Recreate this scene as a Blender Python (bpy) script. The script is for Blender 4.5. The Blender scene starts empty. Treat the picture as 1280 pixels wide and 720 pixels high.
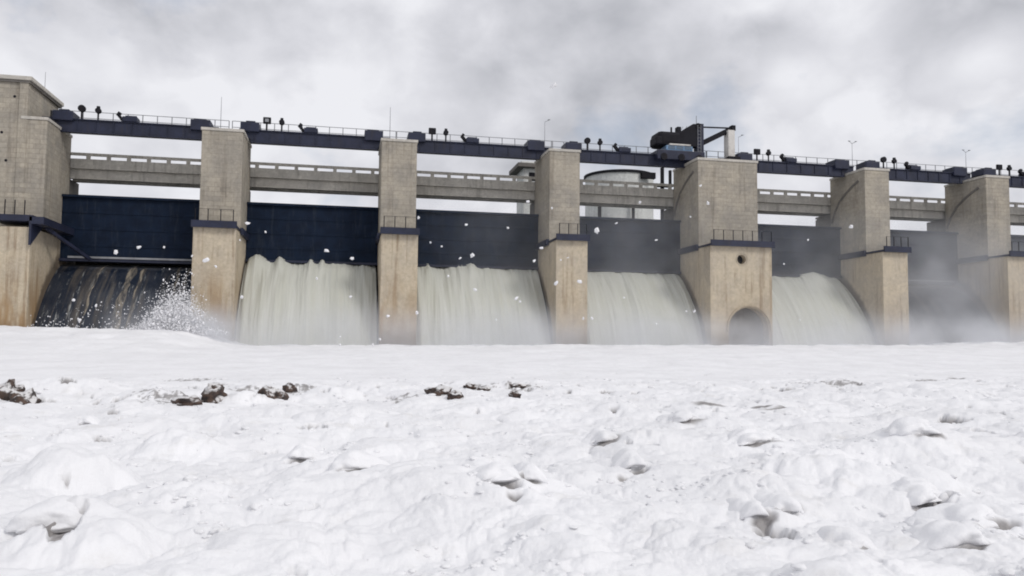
import bpy, bmesh, math, random
import numpy as np
from mathutils import Vector, Matrix
R = math.radians
random.seed(7)
S = bpy.context.scene
COL = S.collection

# ------------------------------------------------------------------ camera
yaw, pitch, roll = R(12.0), R(3.8), R(0.5)
CAM = Vector((0, 0, 1.8))
fw = Vector((math.sin(yaw) * math.cos(pitch), math.cos(yaw) * math.cos(pitch), math.sin(pitch)))
rt0 = Vector((math.cos(yaw), -math.sin(yaw), 0)); up0 = rt0.cross(fw)
rt = rt0 * math.cos(roll) + up0 * math.sin(roll); up = up0 * math.cos(roll) - rt0 * math.sin(roll)
cd = bpy.data.cameras.new('camera'); cam = bpy.data.objects.new('camera', cd); COL.objects.link(cam)
cd.sensor_width = 36; cd.lens = 985 / 1280 * 36; cd.clip_start = .1; cd.clip_end = 20000
cam.matrix_world = Matrix(((rt.x, up.x, -fw.x, CAM.x), (rt.y, up.y, -fw.y, CAM.y), (rt.z, up.z, -fw.z, CAM.z), (0, 0, 0, 1)))
S.camera = cam
def at(px, py, Y):                       # point of the photograph's pixel at distance Y from the bank
    d = fw + rt * ((px - 640) / 985) - up * ((py - 360) / 985)
    return CAM + d * (Y / d.y)
def on_foam(px, py, z=0.0):
    d = fw + rt * ((px - 640) / 985) - up * ((py - 360) / 985)
    return CAM + d * ((z - CAM.z) / d.z)
def direction(px, py):
    return (fw + rt * ((px - 640) / 985) - up * ((py - 360) / 985)).normalized()

# ------------------------------------------------------------------ light and sky
S.view_settings.view_transform = 'Standard'; S.view_settings.look = 'None'
S.view_settings.exposure = 0.05; S.view_settings.gamma = 1
to_sun = Vector((.62, -.80, .85)).normalized()
elev = math.asin(to_sun.z); azim = math.atan2(to_sun.x, to_sun.y)
sd = bpy.data.lights.new('sun', 'SUN'); sun = bpy.data.objects.new('sun', sd); COL.objects.link(sun)
sd.energy = 1.25; sd.angle = R(14); sd.color = (1, .96, .91)
sun.rotation_euler = (-to_sun).to_track_quat('-Z', 'Y').to_euler()
W = bpy.data.worlds.new('World'); S.world = W; W.use_nodes = True
nt = W.node_tree; N = nt.nodes; L = nt.links
bg = N['Background']; bg.inputs[1].default_value = .1
sky = N.new('ShaderNodeTexSky'); sky.sky_type = 'NISHITA'; sky.sun_disc = False
sky.sun_elevation = elev; sky.sun_rotation = azim
tc = N.new('ShaderNodeTexCoord'); sep = N.new('ShaderNodeSeparateXYZ'); L.new(tc.outputs['Generated'], sep.inputs[0])
def wmath(op, a, b=None, c=None, clamp=False):
    n = N.new('ShaderNodeMath'); n.operation = op; n.use_clamp = clamp
    for i, v in enumerate((a, b, c)):
        if v is None: continue
        if isinstance(v, (int, float)): n.inputs[i].default_value = v
        else: L.new(v, n.inputs[i])
    return n.outputs[0]
cmb = N.new('ShaderNodeCombineXYZ')
L.new(sep.outputs[0], cmb.inputs[0]); L.new(sep.outputs[1], cmb.inputs[1]); L.new(wmath('MULTIPLY', sep.outputs[2], 1.35), cmb.inputs[2])
def wnoise(scale, detail, rough, off, dist=0):
    m = N.new('ShaderNodeMapping'); m.inputs['Location'].default_value = off; L.new(cmb.outputs[0], m.inputs[0])
    n = N.new('ShaderNodeTexNoise'); n.inputs['Scale'].default_value = scale; n.inputs['Detail'].default_value = detail
    n.inputs['Roughness'].default_value = rough; n.inputs['Distortion'].default_value = dist
    L.new(m.outputs[0], n.inputs['Vector']); return n.outputs['Fac']
n1 = wnoise(4.6, 6, .5, (3.1, 7.3, 0), .15); n2 = wnoise(12, 5, .5, (1.7, 2.2, 0), .2)
val = wmath('ADD', wmath('MULTIPLY', wmath('SUBTRACT', n1, .5), 1.0), wmath('MULTIPLY', wmath('SUBTRACT', n2, .5), .66))
# the grey cloud bellies and bright billows that hang over the dam (edges broken up by the same noise)
def billow(px, py, size, amount):
    global val
    d = direction(px, py); v = N.new('ShaderNodeVectorMath'); v.operation = 'DISTANCE'
    sc = N.new('ShaderNodeVectorMath'); sc.operation = 'MULTIPLY'; sc.inputs[1].default_value = (1, 1, 1.9)
    L.new(tc.outputs['Generated'], sc.inputs[0]); L.new(sc.outputs[0], v.inputs[0]); v.inputs[1].default_value = (d.x, d.y, d.z * 1.9)
    f = wmath('SUBTRACT', 1, wmath('DIVIDE', wmath('ADD', v.outputs['Value'], wmath('MULTIPLY', wmath('SUBTRACT', n2, .5), .22)), size), clamp=True)
    f = wmath('SMOOTH_MIN', f, .75, .3)
    val = wmath('ADD', val, wmath('MULTIPLY', f, amount))
billow(690, 40, .34, -.22); billow(1120, 45, .20, -.27); billow(420, 125, .17, .22); billow(1110, 145, .2, .24)
billow(960, 25, .16, .24); billow(1240, 70, .07, .3); billow(985, 95, .06, .2); billow(120, 60, .2, -.1); billow(60, 120, .15, .16); billow(280, 60, .14, -.08)
ramp = N.new('ShaderNodeValToRGB'); L.new(wmath('ADD', val, .54), ramp.inputs[0])
e = ramp.color_ramp.elements
e[0].position = .17; e[0].color = (.45, .46, .50, 1); e[1].position = .70; e[1].color = (.82, .825, .865, 1)
x = e.new(.5); x.color = (.67, .675, .72, 1)
mul = N.new('ShaderNodeVectorMath'); mul.operation = 'SCALE'; mul.inputs['Scale'].default_value = 10; L.new(ramp.outputs[0], mul.inputs[0])
gap = N.new('ShaderNodeMapRange'); gap.inputs[1].default_value = .57; gap.inputs[2].default_value = .70; gap.inputs[3].default_value = 1.0; gap.inputs[4].default_value = .55
L.new(wnoise(4.5, 6, .55, (9.2, 4.4, 0), .2), gap.inputs[0])
mx = N.new('ShaderNodeMix'); mx.data_type = 'RGBA'; L.new(gap.outputs[0], mx.inputs[0]); L.new(sky.outputs[0], mx.inputs[6]); L.new(mul.outputs[0], mx.inputs[7])
L.new(mx.outputs[2], bg.inputs[0])
S.cycles.filter_width = 1.9; S.cycles.max_bounces = 8; S.cycles.diffuse_bounces = 4; S.cycles.volume_bounces = 2
S.cycles.volume_step_rate = 2.0; S.cycles.volume_max_steps = 64

# ------------------------------------------------------------------ helpers
def link(o, parent=None):
    COL.objects.link(o)
    if parent is not None: o.parent = parent
    return o
def obj(name, bm, mat, parent=None, smooth=False):
    me = bpy.data.meshes.new(name); bmesh.ops.recalc_face_normals(bm, faces=bm.faces); bm.to_mesh(me); bm.free(); me.materials.append(mat)
    if smooth: me.shade_smooth()
    return link(bpy.data.objects.new(name, me), parent)
def thing(name, label, cat, group=None, loc=(0, 0, 0)):
    o = bpy.data.objects.new(name, None); o.empty_display_size = .5; o.location = loc; link(o)
    o['label'] = label; o['category'] = cat
    if group: o['group'] = group
    return o
def tag(o, label, cat, group=None):
    o['label'] = label; o['category'] = cat
    if group: o['group'] = group
    return o
def struct(o): o['kind'] = 'structure'; return o
def box(bm, x0, x1, y0, y1, z0, z1, bev=0.0):
    t = bmesh.new(); bmesh.ops.create_cube(t, size=1)
    for v in t.verts: v.co = Vector(((x0 + x1) / 2 + v.co.x * (x1 - x0), (y0 + y1) / 2 + v.co.y * (y1 - y0), (z0 + z1) / 2 + v.co.z * (z1 - z0)))
    if bev: bmesh.ops.bevel(t, geom=t.edges[:], offset=bev, segments=2, affect='EDGES', profile=.6)
    merge(bm, t); return bm
def merge(bm, t):
    me = bpy.data.meshes.new('t'); t.to_mesh(me); t.free(); bm.from_mesh(me); bpy.data.meshes.remove(me)
def B(*a, bev=0.0): return box(bmesh.new(), *a, bev=bev)
def bar(bm, p, q, r, n=8, r2=None):
    p, q = Vector(p), Vector(q); d = q - p
    m = Matrix.Translation((p + q) / 2) @ d.to_track_quat('Z', 'Y').to_matrix().to_4x4()
    bmesh.ops.create_cone(bm, cap_ends=True, segments=n, radius1=r, radius2=r if r2 is None else r2, depth=d.length, matrix=m)
    return bm
def beam(bm, p, q, w, h):
    p, q = Vector(p), Vector(q); d = q - p
    m = Matrix.Translation((p + q) / 2) @ d.to_track_quat('Z', 'Y').to_matrix().to_4x4() @ Matrix.Diagonal((w, h, d.length, 1))
    bmesh.ops.create_cube(bm, size=1, matrix=m); return bm
def prism(pts, x0, x1):                  # polygon of (y, z) pushed along x
    bm = bmesh.new(); a = [bm.verts.new((x0, y, z)) for y, z in pts]; b = [bm.verts.new((x1, y, z)) for y, z in pts]
    n = len(pts); bm.faces.new(a); bm.faces.new(b[::-1])
    for i in range(n): bm.faces.new((a[i], b[i], b[(i + 1) % n], a[(i + 1) % n]))
    return bm

# numpy noise
def _h(ix, iy, s):
    h = (ix.astype(np.int64) * 374761393 + iy.astype(np.int64) * 668265263 + s * 1274126177) & 0xffffffff
    h = ((h ^ (h >> 13)) * 1274126177) & 0xffffffff
    return ((h ^ (h >> 16)) & 0xffffff) / float(0xffffff)
def pn(x, y, s=0):
    xi = np.floor(x); yi = np.floor(y); fx = x - xi; fy = y - yi
    u = fx * fx * fx * (fx * (fx * 6 - 15) + 10); v = fy * fy * fy * (fy * (fy * 6 - 15) + 10)
    def g(a, b):
        t = _h(xi + a, yi + b, s) * 2 * np.pi; return np.cos(t) * (fx - a) + np.sin(t) * (fy - b)
    return 1.5 * ((g(0, 0) * (1 - u) + g(1, 0) * u) * (1 - v) + (g(0, 1) * (1 - u) + g(1, 1) * u) * v)
def fbm(x, y, s, o=4, gain=.5):
    r = 0; a = 1
    for i in range(o): r = r + a * pn(x * 2 ** i + i * 17.3, y * 2 ** i - i * 9.1, s + i); a *= gain
    return r
def blobs(x, y, s, prob=1.0):            # rounded heaps on a jittered grid
    xi = np.floor(x); yi = np.floor(y); best = np.zeros_like(x)
    for a in (-1, 0, 1):
        for b in (-1, 0, 1):
            cx = xi + a; cy = yi + b
            px = cx + .15 + .7 * _h(cx, cy, s); py = cy + .15 + .7 * _h(cx, cy, s + 1)
            rr = .45 + .5 * _h(cx, cy, s + 2); on = _h(cx, cy, s + 3) < prob
            d2 = ((x - px) ** 2 + (y - py) ** 2) / rr ** 2
            best = np.maximum(best, np.where(on, np.sqrt(np.maximum(0, 1 - d2)) * rr, 0))
    return best
def ss(a, b, x): t = np.clip((x - a) / (b - a), 0, 1); return t * t * (3 - 2 * t)

# ------------------------------------------------------------------ materials
class M:
    def __init__(s, name, rough=.8, spec=.3, metal=0):
        s.m = bpy.data.materials.new(name); s.m.use_nodes = True; s.N = s.m.node_tree.nodes; s.L = s.m.node_tree.links
        s.p = s.N['Principled BSDF']; s.p.inputs['Roughness'].default_value = rough; s.p.inputs['Metallic'].default_value = metal
        s.p.inputs['Specular IOR Level'].default_value = spec
        g = s.N.new('ShaderNodeNewGeometry'); s.pos = g.outputs['Position']; s.geo = g
    def put(s, sock, v):
        if hasattr(v, 'is_output'): s.L.new(v, sock)
        else: sock.default_value = v
    def math(s, op, a, b=0.0, clamp=False):
        n = s.N.new('ShaderNodeMath'); n.operation = op; n.use_clamp = clamp; s.put(n.inputs[0], a); s.put(n.inputs[1], b); return n.outputs[0]
    def noise(s, scale, sc=(1, 1, 1), detail=4, rough=.55, off=(0, 0, 0), vec=None):
        m = s.N.new('ShaderNodeMapping'); m.inputs['Scale'].default_value = sc; m.inputs['Location'].default_value = off
        s.L.new(vec or s.pos, m.inputs[0]); n = s.N.new('ShaderNodeTexNoise'); n.inputs['Scale'].default_value = scale
        n.inputs['Detail'].default_value = detail; n.inputs['Roughness'].default_value = rough; s.L.new(m.outputs[0], n.inputs['Vector']); return n.outputs['Fac']
    def rng(s, v, a, b, c=0.0, d=1.0):
        n = s.N.new('ShaderNodeMapRange'); n.interpolation_type = 'SMOOTHSTEP'; s.put(n.inputs[0], v)
        for i, k in enumerate((a, b, c, d)): n.inputs[i + 1].default_value = k
        return n.outputs[0]
    def mix(s, f, a, b, mode='MIX'):
        n = s.N.new('ShaderNodeMix'); n.data_type = 'RGBA'; n.blend_type = mode; s.put(n.inputs[0], f)
        for i, c in ((6, a), (7, b)): s.put(n.inputs[i], c if hasattr(c, 'is_output') else (*c, 1))
        return n.outputs[2]
    def bump(s, h, strength=.3, dist=.05):
        n = s.N.new('ShaderNodeBump'); n.inputs['Strength'].default_value = strength; n.inputs['Distance'].default_value = dist
        s.L.new(h, n.inputs['Height']); s.L.new(n.outputs[0], s.p.inputs['Normal'])
    def col(s, c): s.put(s.p.inputs['Base Color'], c if hasattr(c, 'is_output') else (*c, 1)); return s.m
    def xyz(s):
        n = s.N.new('ShaderNodeSeparateXYZ'); s.L.new(s.pos, n.inputs[0]); return n.outputs

def concrete(name, a, b, streak, sk=.5, ochre=0.0, brick=False, wet=False):
    k = M(name, .9, .2); x, y, z = k.xyz()
    c = k.mix(k.rng(k.noise(.45, detail=6), .35, .68), a, b)
    c = k.mix(k.math('MULTIPLY', k.rng(k.noise(3.2, detail=8, rough=.7), .42, .66), .38), c, tuple(v * .55 for v in a))
    c = k.mix(k.math('MULTIPLY', k.rng(k.noise(2.0, detail=5, rough=.7, off=(8, 3, 1)), .5, .7), .35), c, tuple(min(1, v * 1.35) for v in a))
    st = k.math('MULTIPLY', k.rng(k.noise(1.5, (1.3, 1.3, .055), 6, .7), .48, .68), k.rng(k.noise(.3, off=(5, 2, 9)), .35, .6))
    c = k.mix(k.math('MULTIPLY', st, sk), c, streak)
    h = k.noise(2.6, detail=9, rough=.7)
    if brick:
        cv = k.N.new('ShaderNodeCombineXYZ'); k.L.new(k.math('ADD', x, y), cv.inputs[0]); k.L.new(z, cv.inputs[1])
        br = k.N.new('ShaderNodeTexBrick'); br.inputs['Scale'].default_value = 1; br.inputs['Brick Width'].default_value = 1.15; br.inputs['Row Height'].default_value = .5
        br.inputs['Mortar Size'].default_value = .03; br.inputs['Mortar Smooth'].default_value = .4; br.inputs['Bias'].default_value = -.2
        br.inputs['Color1'].default_value = (.78, .78, .78, 1); br.inputs['Color2'].default_value = (1.18, 1.16, 1.12, 1); br.inputs['Mortar'].default_value = (.62, .6, .58, 1)
        k.L.new(cv.outputs[0], br.inputs['Vector'])
        c = k.mix(k.rng(k.noise(.25, off=(1, 4, 4)), .3, .7, .12, .55), c, k.mix(1.0, c, br.outputs['Color'], 'MULTIPLY'))
        h = k.math('SUBTRACT', h, k.math('MULTIPLY', br.outputs['Fac'], .5))
    if ochre:
        f = k.math('MULTIPLY', k.math('MULTIPLY', k.rng(z, 10.5, 3.0), k.rng(x, 1, 12, 1, .3)), k.rng(k.noise(.9, (1, 1, .2), 5, .6, (2, 2, 2)), .32, .62))
        c = k.mix(k.math('MULTIPLY', f, ochre), c, (.30, .185, .085))
        c = k.mix(k.math('MULTIPLY', k.rng(z, 3.6, 1.4), .75), c, (.12, .085, .06))
    if wet:
        fc = k.N.new('ShaderNodeFloatCurve'); cu = fc.mapping.curves[0]; P_ = [(82.6, -2.6), (83.4, -1), (84.2, 1), (85, 2.7), (86.2, 4.6), (87.5, 6.2), (89, 7.6), (90.5, 8.75), (92, 9.45), (93.5, 9.6)]
        while len(cu.points) < len(P_): cu.points.new(.5, .5)
        for q, (yy, zv) in zip(cu.points, P_): q.location = ((yy - 82) / 12, (zv + 3) / 14)
        fc.mapping.update(); k.L.new(k.math('DIVIDE', k.math('SUBTRACT', y, 82.0), 12.0), fc.inputs['Value'])
        dz = k.math('SUBTRACT', z, k.math('SUBTRACT', k.math('MULTIPLY', fc.outputs[0], 14.0), 3.0))
        dz = k.math('ADD', dz, k.math('MULTIPLY', k.math('SUBTRACT', k.noise(1.2, detail=5), .5), 1.2))
        c = k.mix(k.math('MULTIPLY', k.math('MULTIPLY', k.rng(dz, 2.0, .9), k.rng(y, 83.05, 83.4)), .8), c, (.085, .065, .05))
    k.bump(h, .55, .06); return k.col(c)
MAS = concrete('masonry', (.42, .38, .315), (.33, .305, .265), (.14, .115, .09), .5, brick=True)
CON = concrete('weathered_concrete', (.545, .47, .355), (.47, .41, .325), (.22, .155, .10), .75, ochre=.9, wet=True)
BRI = concrete('bridge_concrete', (.57, .545, .49), (.46, .44, .40), (.17, .155, .135), .6)
CAP = concrete('coping_concrete', (.55, .52, .47), (.46, .44, .40), (.3, .27, .23), .4)
WHT = concrete('pale_render', (.74, .75, .72), (.66, .67, .655), (.36, .36, .35), .5)
SHA = concrete('dark_and_shaded_concrete', (.20, .185, .17), (.16, .15, .14), (.09, .08, .07), .5)  # dark parts, and the rear blocks with bridge shade put into the colour
def metal(name, c, rough=.55, dirt=(.05, .035, .025), amt=.35):
    k = M(name, rough, .35)
    q = k.mix(k.rng(k.noise(.8, detail=5), .35, .65), c, tuple(v * .7 for v in c))
    q = k.mix(k.math('MULTIPLY', k.rng(k.noise(2.2, (1, 1, .12), 7, .7), .5, .72), amt), q, dirt)
    k.bump(k.noise(6, detail=5), .2, .02); return k.col(q)
GATE = metal('gate_paint', (.0065, .0145, .034), .7, (.035, .042, .055), .45)
GATE.node_tree.nodes['Principled BSDF'].inputs['Specular IOR Level'].default_value = .15
NAVY = metal('hoist_paint', (.022, .027, .055), .5, (.05, .04, .035), .3)
DARK = metal('dark_steel', (.012, .012, .017), .7, (.028, .02, .017), .35)
DARK.node_tree.nodes['Principled BSDF'].inputs['Specular IOR Level'].default_value = .2
GALV = metal('galvanised_steel', (.30, .31, .33), .5, (.2, .17, .14), .3)
CABB = metal('cab_paint', (.16, .27, .42), .4, (.1, .12, .15), .3)
LITE = metal('cream_paint', (.62, .60, .57), .5, (.4, .35, .3), .3)
GLASS = M('window_glass', .08, .6).col((.10, .14, .19))

k = M('wet_spillway', .32, .5)
c = k.mix(k.rng(k.noise(.5, detail=5), .4, .65), (.010, .016, .03), (.022, .028, .042))
st = k.rng(k.noise(1.0, (1.1, .07, .07), 6, .62, (3, 0, 0)), .50, .68)
c = k.mix(k.math('MULTIPLY', st, .75), c, (.105, .092, .078))
st2 = k.rng(k.noise(2.8, (1.3, .16, .16), 6, .7, (9, 0, 0)), .58, .68)
c = k.mix(k.math('MULTIPLY', st2, .7), c, (.34, .35, .34))
k.bump(k.noise(3, (1, .3, .3), 6), .5, .08); CHUTE = k.col(c)

k = M('muddy_trickle', .5, .35); TRICK = k.col(k.mix(k.rng(k.noise(2.2, (1.6, .3, .3), 6, .7), .38, .66), (.045, .045, .048), (.27, .235, .185)))
k = M('falling_water', .55, .35)
c = k.mix(k.rng(k.noise(1.0, (1.1, .05, .05), 6, .65), .36, .66), (.50, .505, .445), (.545, .55, .50))
c = k.mix(k.math('MULTIPLY', k.rng(k.noise(2.6, (1.5, .07, .07), 6, .7, (4, 4, 4)), .48, .72), .3), c, (.60, .61, .575))
c = k.mix(k.math('MULTIPLY', k.rng(k.noise(.9, (.8, .06, .06), 4, .6, (7, 1, 1)), .54, .74), .3), c, (.42, .42, .355))
k.bump(k.noise(3.0, (1.4, .10, .10), 6, .6), .14, .1); WATER = k.col(c)

k = M('foam', .85, .15)
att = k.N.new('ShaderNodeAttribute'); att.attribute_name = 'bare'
c = k.mix(k.rng(k.noise(.35, detail=5), .35, .68), (.86, .86, .875), (.80, .80, .815))
c = k.mix(k.math('MULTIPLY', k.rng(k.noise(1.6, detail=7, rough=.65, off=(4, 4, 0)), .55, .72), .5), c, (.70, .69, .68))
c = k.mix(att.outputs['Fac'], c, k.mix(k.rng(k.noise(9, detail=5), .4, .6), (.10, .085, .08), (.24, .22, .21)))  # dark colour: bed showing through, plus shade painted into the near crevices
vo = k.N.new('ShaderNodeTexVoronoi'); vo.inputs['Scale'].default_value = 26; k.L.new(k.pos, vo.inputs['Vector'])
h = k.math('ADD', k.noise(9, detail=10, rough=.72), k.math('MULTIPLY', vo.outputs['Distance'], -.25))
k.bump(h, .36, .045)
k.p.inputs['Subsurface Weight'].default_value = 0
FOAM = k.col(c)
k = M('spray_drops', .7, .3); SPRAY = k.col((.84, .84, .86))
k = M('brown_rock', .65, .4)
c = k.mix(k.rng(k.noise(6, detail=6), .38, .62), (.10, .065, .05), (.04, .03, .028))
nz_ = k.N.new('ShaderNodeSeparateXYZ'); k.L.new(k.geo.outputs['Normal'], nz_.inputs[0])
c = k.mix(k.rng(k.math('ADD', k.math('MULTIPLY', nz_.outputs[2], .25), k.noise(3.2, detail=6, rough=.65)), .60, .74), c, (.75, .74, .74)); k.bump(k.noise(9, detail=9, rough=.7), .8, .06); ROCK = k.col(c)
k = M('riverbed_ground', .95, .1)
GROUND = k.col(k.mix(k.rng(k.noise(.4, detail=7), .35, .65), (.16, .125, .09), (.10, .085, .065)))
k = M('reservoir_water', .12, .5); k.bump(k.noise(1.2, detail=4), .2, .1); RES = k.col((.05, .07, .07))

# ------------------------------------------------------------------ ground, reservoir
bm = bmesh.new()
for v in ((-3000, -3000), (3000, -3000), (3000, 6000), (-3000, 6000)): bm.verts.new((*v, -3.0))
bm.faces.new(bm.verts[:]); struct(obj('ground', bm, GROUND))
bm = bmesh.new()
for v in ((-400, 96), (900, 96), (900, 4000), (-400, 4000)): bm.verts.new((*v, 15.6))
bm.faces.new(bm.verts[:]); struct(obj('reservoir_water', bm, RES))

# ------------------------------------------------------------------ the dam
PIERS = [(-14.95, -10.85), (3.6, 7.45), (22.55, 26.15), (40.78, 48.5), (63.2, 66.65), (80.95, 84.5), (99.3, 103.0)]
AX = -29.6                                # right side of the left abutment
TOP, LEDGE, YU, YL, YB = 23.45, 12.85, 86.0, 83.0, 93.2
PN = ['short-looking pier whose foot is stained ochre and lapped by the splash beside the dry spillway',
      'narrow stone pier whose dark wet foot stands between the two left water curtains',
      'narrow stone pier left of the far round tower, two water curtains at its sides',
      'double-width stone pier with a round hole and an arched outlet, below the crane',
      'stone pier between the rightmost water curtain and the misty bay',
      'stone pier right of the misty bay, close to the right edge',
      'stone pier furthest right, beyond the misty bay']
def walkway(parent, x0, x1, n, side=True):
    bm = B(x0 - .12, x1 + .12, YL - .55, YU - .02, LEDGE, LEDGE + .22, bev=.03)
    box(bm, x0 - .12, x1 + .12, YL - .56, YL - .36, LEDGE - .08, LEDGE + .62)
    if side:
        for s, xx in ((-1, x0), (1, x1)):
            a, b = (xx - .3, xx - .02) if s < 0 else (xx + .02, xx + .3)
            box(bm, a, b, YU, YB - .3, LEDGE - .25, LEDGE + .45)
    w = obj('walkway', bm, NAVY, parent)
    for i in range(n):
        xx = x0 + .25 + (x1 - x0 - .5) * i / (n - 1)
        p = obj('railing_post', bar(bmesh.new(), (xx, YL - .45, LEDGE + .6), (xx, YL - .45, LEDGE + 1.8), .05, 6), DARK, w)
    obj('handrail', bar(bmesh.new(), (x0 + .2, YL - .45, LEDGE + 1.78), (x1 - .2, YL - .45, LEDGE + 1.78), .018, 6), DARK, w)
    return w
ARC = [(87.3, 22.4), (88.6, 21.9), (90.0, 21.2), (91.2, 20.4), (92.2, 19.3), (93.0, 17.8)]
def arc_strip(parent, xx):
    w = .22; a = ARC; pts = a + [(y - w * .9, z - w) for y, z in a[::-1]]
    obj('curved_strip', prism(pts, xx - .06, xx + .06), SHA, parent)  # thin dark strip curving down the side of the pier
def holed_block(x0, x1, z0, z1, y0, y1, holes):   # slab of wall with real openings
    cu = bpy.data.curves.new('c', 'CURVE'); cu.dimensions = '2D'; cu.fill_mode = 'BOTH'; cu.extrude = (y1 - y0) / 2
    for poly in [[(x0, z0), (x1, z0), (x1, z1), (x0, z1)]] + holes:
        s = cu.splines.new('POLY'); s.points.add(len(poly) - 1); s.use_cyclic_u = True
        for p, q in zip(s.points, poly): p.co = (q[0], q[1], 0, 1)
    o = bpy.data.objects.new('c', cu); COL.objects.link(o)
    me = bpy.data.meshes.new_from_object(o.evaluated_get(bpy.context.evaluated_depsgraph_get()))
    bpy.data.objects.remove(o)
    bm = bmesh.new(); bm.from_mesh(me); bpy.data.meshes.remove(me)
    for v in bm.verts: v.co = Vector((v.co.x, (y0 + y1) / 2 + v.co.z, v.co.y))
    return bm
for i, (x0, x1) in enumerate(PIERS):
    t = thing('dam_pier', PN[i], 'pier', 'piers of the dam', ((x0 + x1) / 2, YL, 0))
    t.location = (0, 0, 0)
    obj('upper_block', B(x0, x1, YU, YB, LEDGE - .3, TOP, bev=.07), MAS, t)
    if i == 3:
        cx, cz, rr = 45.5, 3.3, 2.5
        arch = [(cx + rr * math.cos(a), cz + rr * math.sin(a)) for a in np.linspace(0, math.pi, 25)] + [(cx - rr, -.4), (cx + rr, -.4)]
        hx, hz, hr = 44.69, 11.35, .56
        hole = [(hx + hr * math.cos(a), hz + hr * math.sin(a)) for a in np.linspace(0, 2 * math.pi, 24, endpoint=False)]
        lb = obj('lower_block', holed_block(x0, x1, -2.5, LEDGE, YL, YL + 1.6, [hole, arch]), CON, t)
        obj('block_body', B(x0, x1, YL + 1.6, YB, -2.5, LEDGE - .002), CON, t)
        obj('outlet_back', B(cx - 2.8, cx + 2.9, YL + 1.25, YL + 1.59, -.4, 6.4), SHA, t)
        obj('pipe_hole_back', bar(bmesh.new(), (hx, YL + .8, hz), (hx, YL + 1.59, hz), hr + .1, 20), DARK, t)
        ring = bmesh.new()
        for a0, a1 in zip(np.linspace(-.1, math.pi + .1, 22)[:-1], np.linspace(-.1, math.pi + .1, 22)[1:]):
            beam(ring, (cx + (rr + .2) * math.cos(a0), YL - .03, cz + (rr + .2) * math.sin(a0)), (cx + (rr + .2) * math.cos(a1), YL - .03, cz + (rr + .2) * math.sin(a1)), .34, .06)
        obj('arch_ring', ring, CON, t)
        rg = bmesh.new(); bmesh.ops.create_cone(rg, segments=24, radius1=hr + .14, radius2=hr + .14, depth=.1, matrix=Matrix.Translation((hx, YL, hz)) @ Matrix.Rotation(R(90), 4, 'X'))
        obj('pipe_collar', rg, DARK, t)
    else:
        bm = B(x0, x1, YL, YB - .03, -2.5, LEDGE, bev=.08)
        obj('lower_block', bm, CON, t)
    obj('coping', B(x0 - .1, x1 + .1, YU - .1, YB, TOP, TOP + .3, bev=.04), CAP, t)
    obj('rear_block', B(x0 + .35, x1 - .35, YB - .05, 97.2, -2.5, 19.13), SHA, t)  # darker concrete colour stands in for the shade under the bridge
    walkway(t, x0, x1, 7 if i == 3 else 4)
    if i >= 3: arc_strip(t, x0 - .03)

# left abutment and its tower
t = thing('abutment_tower', 'tall square stone tower with a flat roof slab at the left end of the dam', 'tower')
obj('tower_wall', B(-75, -31.5, YU + .04, 94.6, LEDGE - .3, 27.35, bev=.08), MAS, t)
obj('corner_strip', B(-32.25, -31.45, YU - .1, YU + .5, LEDGE + .3, 27.2, bev=.04), MAS, t)
rf = obj('roof', B(-75, -31.1, YU - .35, 95.0, 27.35, 27.75, bev=.05), CAP, t)
obj('roof_edge', B(-75, -31.25, YU - .2, 94.85, 27.12, 27.349), SHA, t)
obj('doorway', B(-31.52, -31.44, 92.2, 93.4, 23.8, 26.2), DARK, t)
for hx, hz in ((-32.7, 25.7), (-33.7, 22.0), (-33.2, 19.2)):
    obj('weep_hole', bar(bmesh.new(), (hx, YU + .02, hz), (hx, YU + .3, hz), .14, 10), DARK, t)
t = thing('abutment_pier', 'broad left bank pier with a bracket walkway, below the square stone tower', 'pier', 'piers of the dam')
obj('upper_block', B(-31.9, AX, YU - .05, YB, LEDGE - .3, TOP, bev=.07), MAS, t)
obj('coping', B(-32.0, AX + .1, YU - .16, YB, TOP, TOP + .3, bev=.04), CAP, t)
obj('lower_block', B(-75, AX + .02, YL, YB - .03, -2.5, LEDGE - .6, bev=.08), CON, t)
obj('rear_block', B(-40, AX - .3, YB + .02, 97.2, -2.5, 19.13), SHA, t)  # bridge shade painted in as darker concrete here too
w = obj('walkway', box(B(-33, AX + .3, YL - .5, YU - .06, LEDGE - .1, LEDGE + .5, bev=.03), AX + .03, AX + 1.3, YL - .5, YB, LEDGE - .35, LEDGE + .35), NAVY, t)
br_ = prism([(YL - .5, LEDGE - .35), (YL + 2.4, LEDGE - .35), (YL - .5, LEDGE - 2.4)], AX + .03, AX + .25); obj('bracket', br_, NAVY, w)
br_ = beam(bmesh.new(), (AX + .5, YL + 2.2, LEDGE - .3), (AX + 3.2, 90.4, LEDGE - 2.9), .3, .3); obj('brace', br_, NAVY, w)
for i in range(4):
    yy = -32.6 + i * .85
    obj('railing_post', bar(bmesh.new(), (yy, YL - .4, LEDGE + .5), (yy, YL - .4, LEDGE + 1.9), .05, 6), DARK, w)

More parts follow.
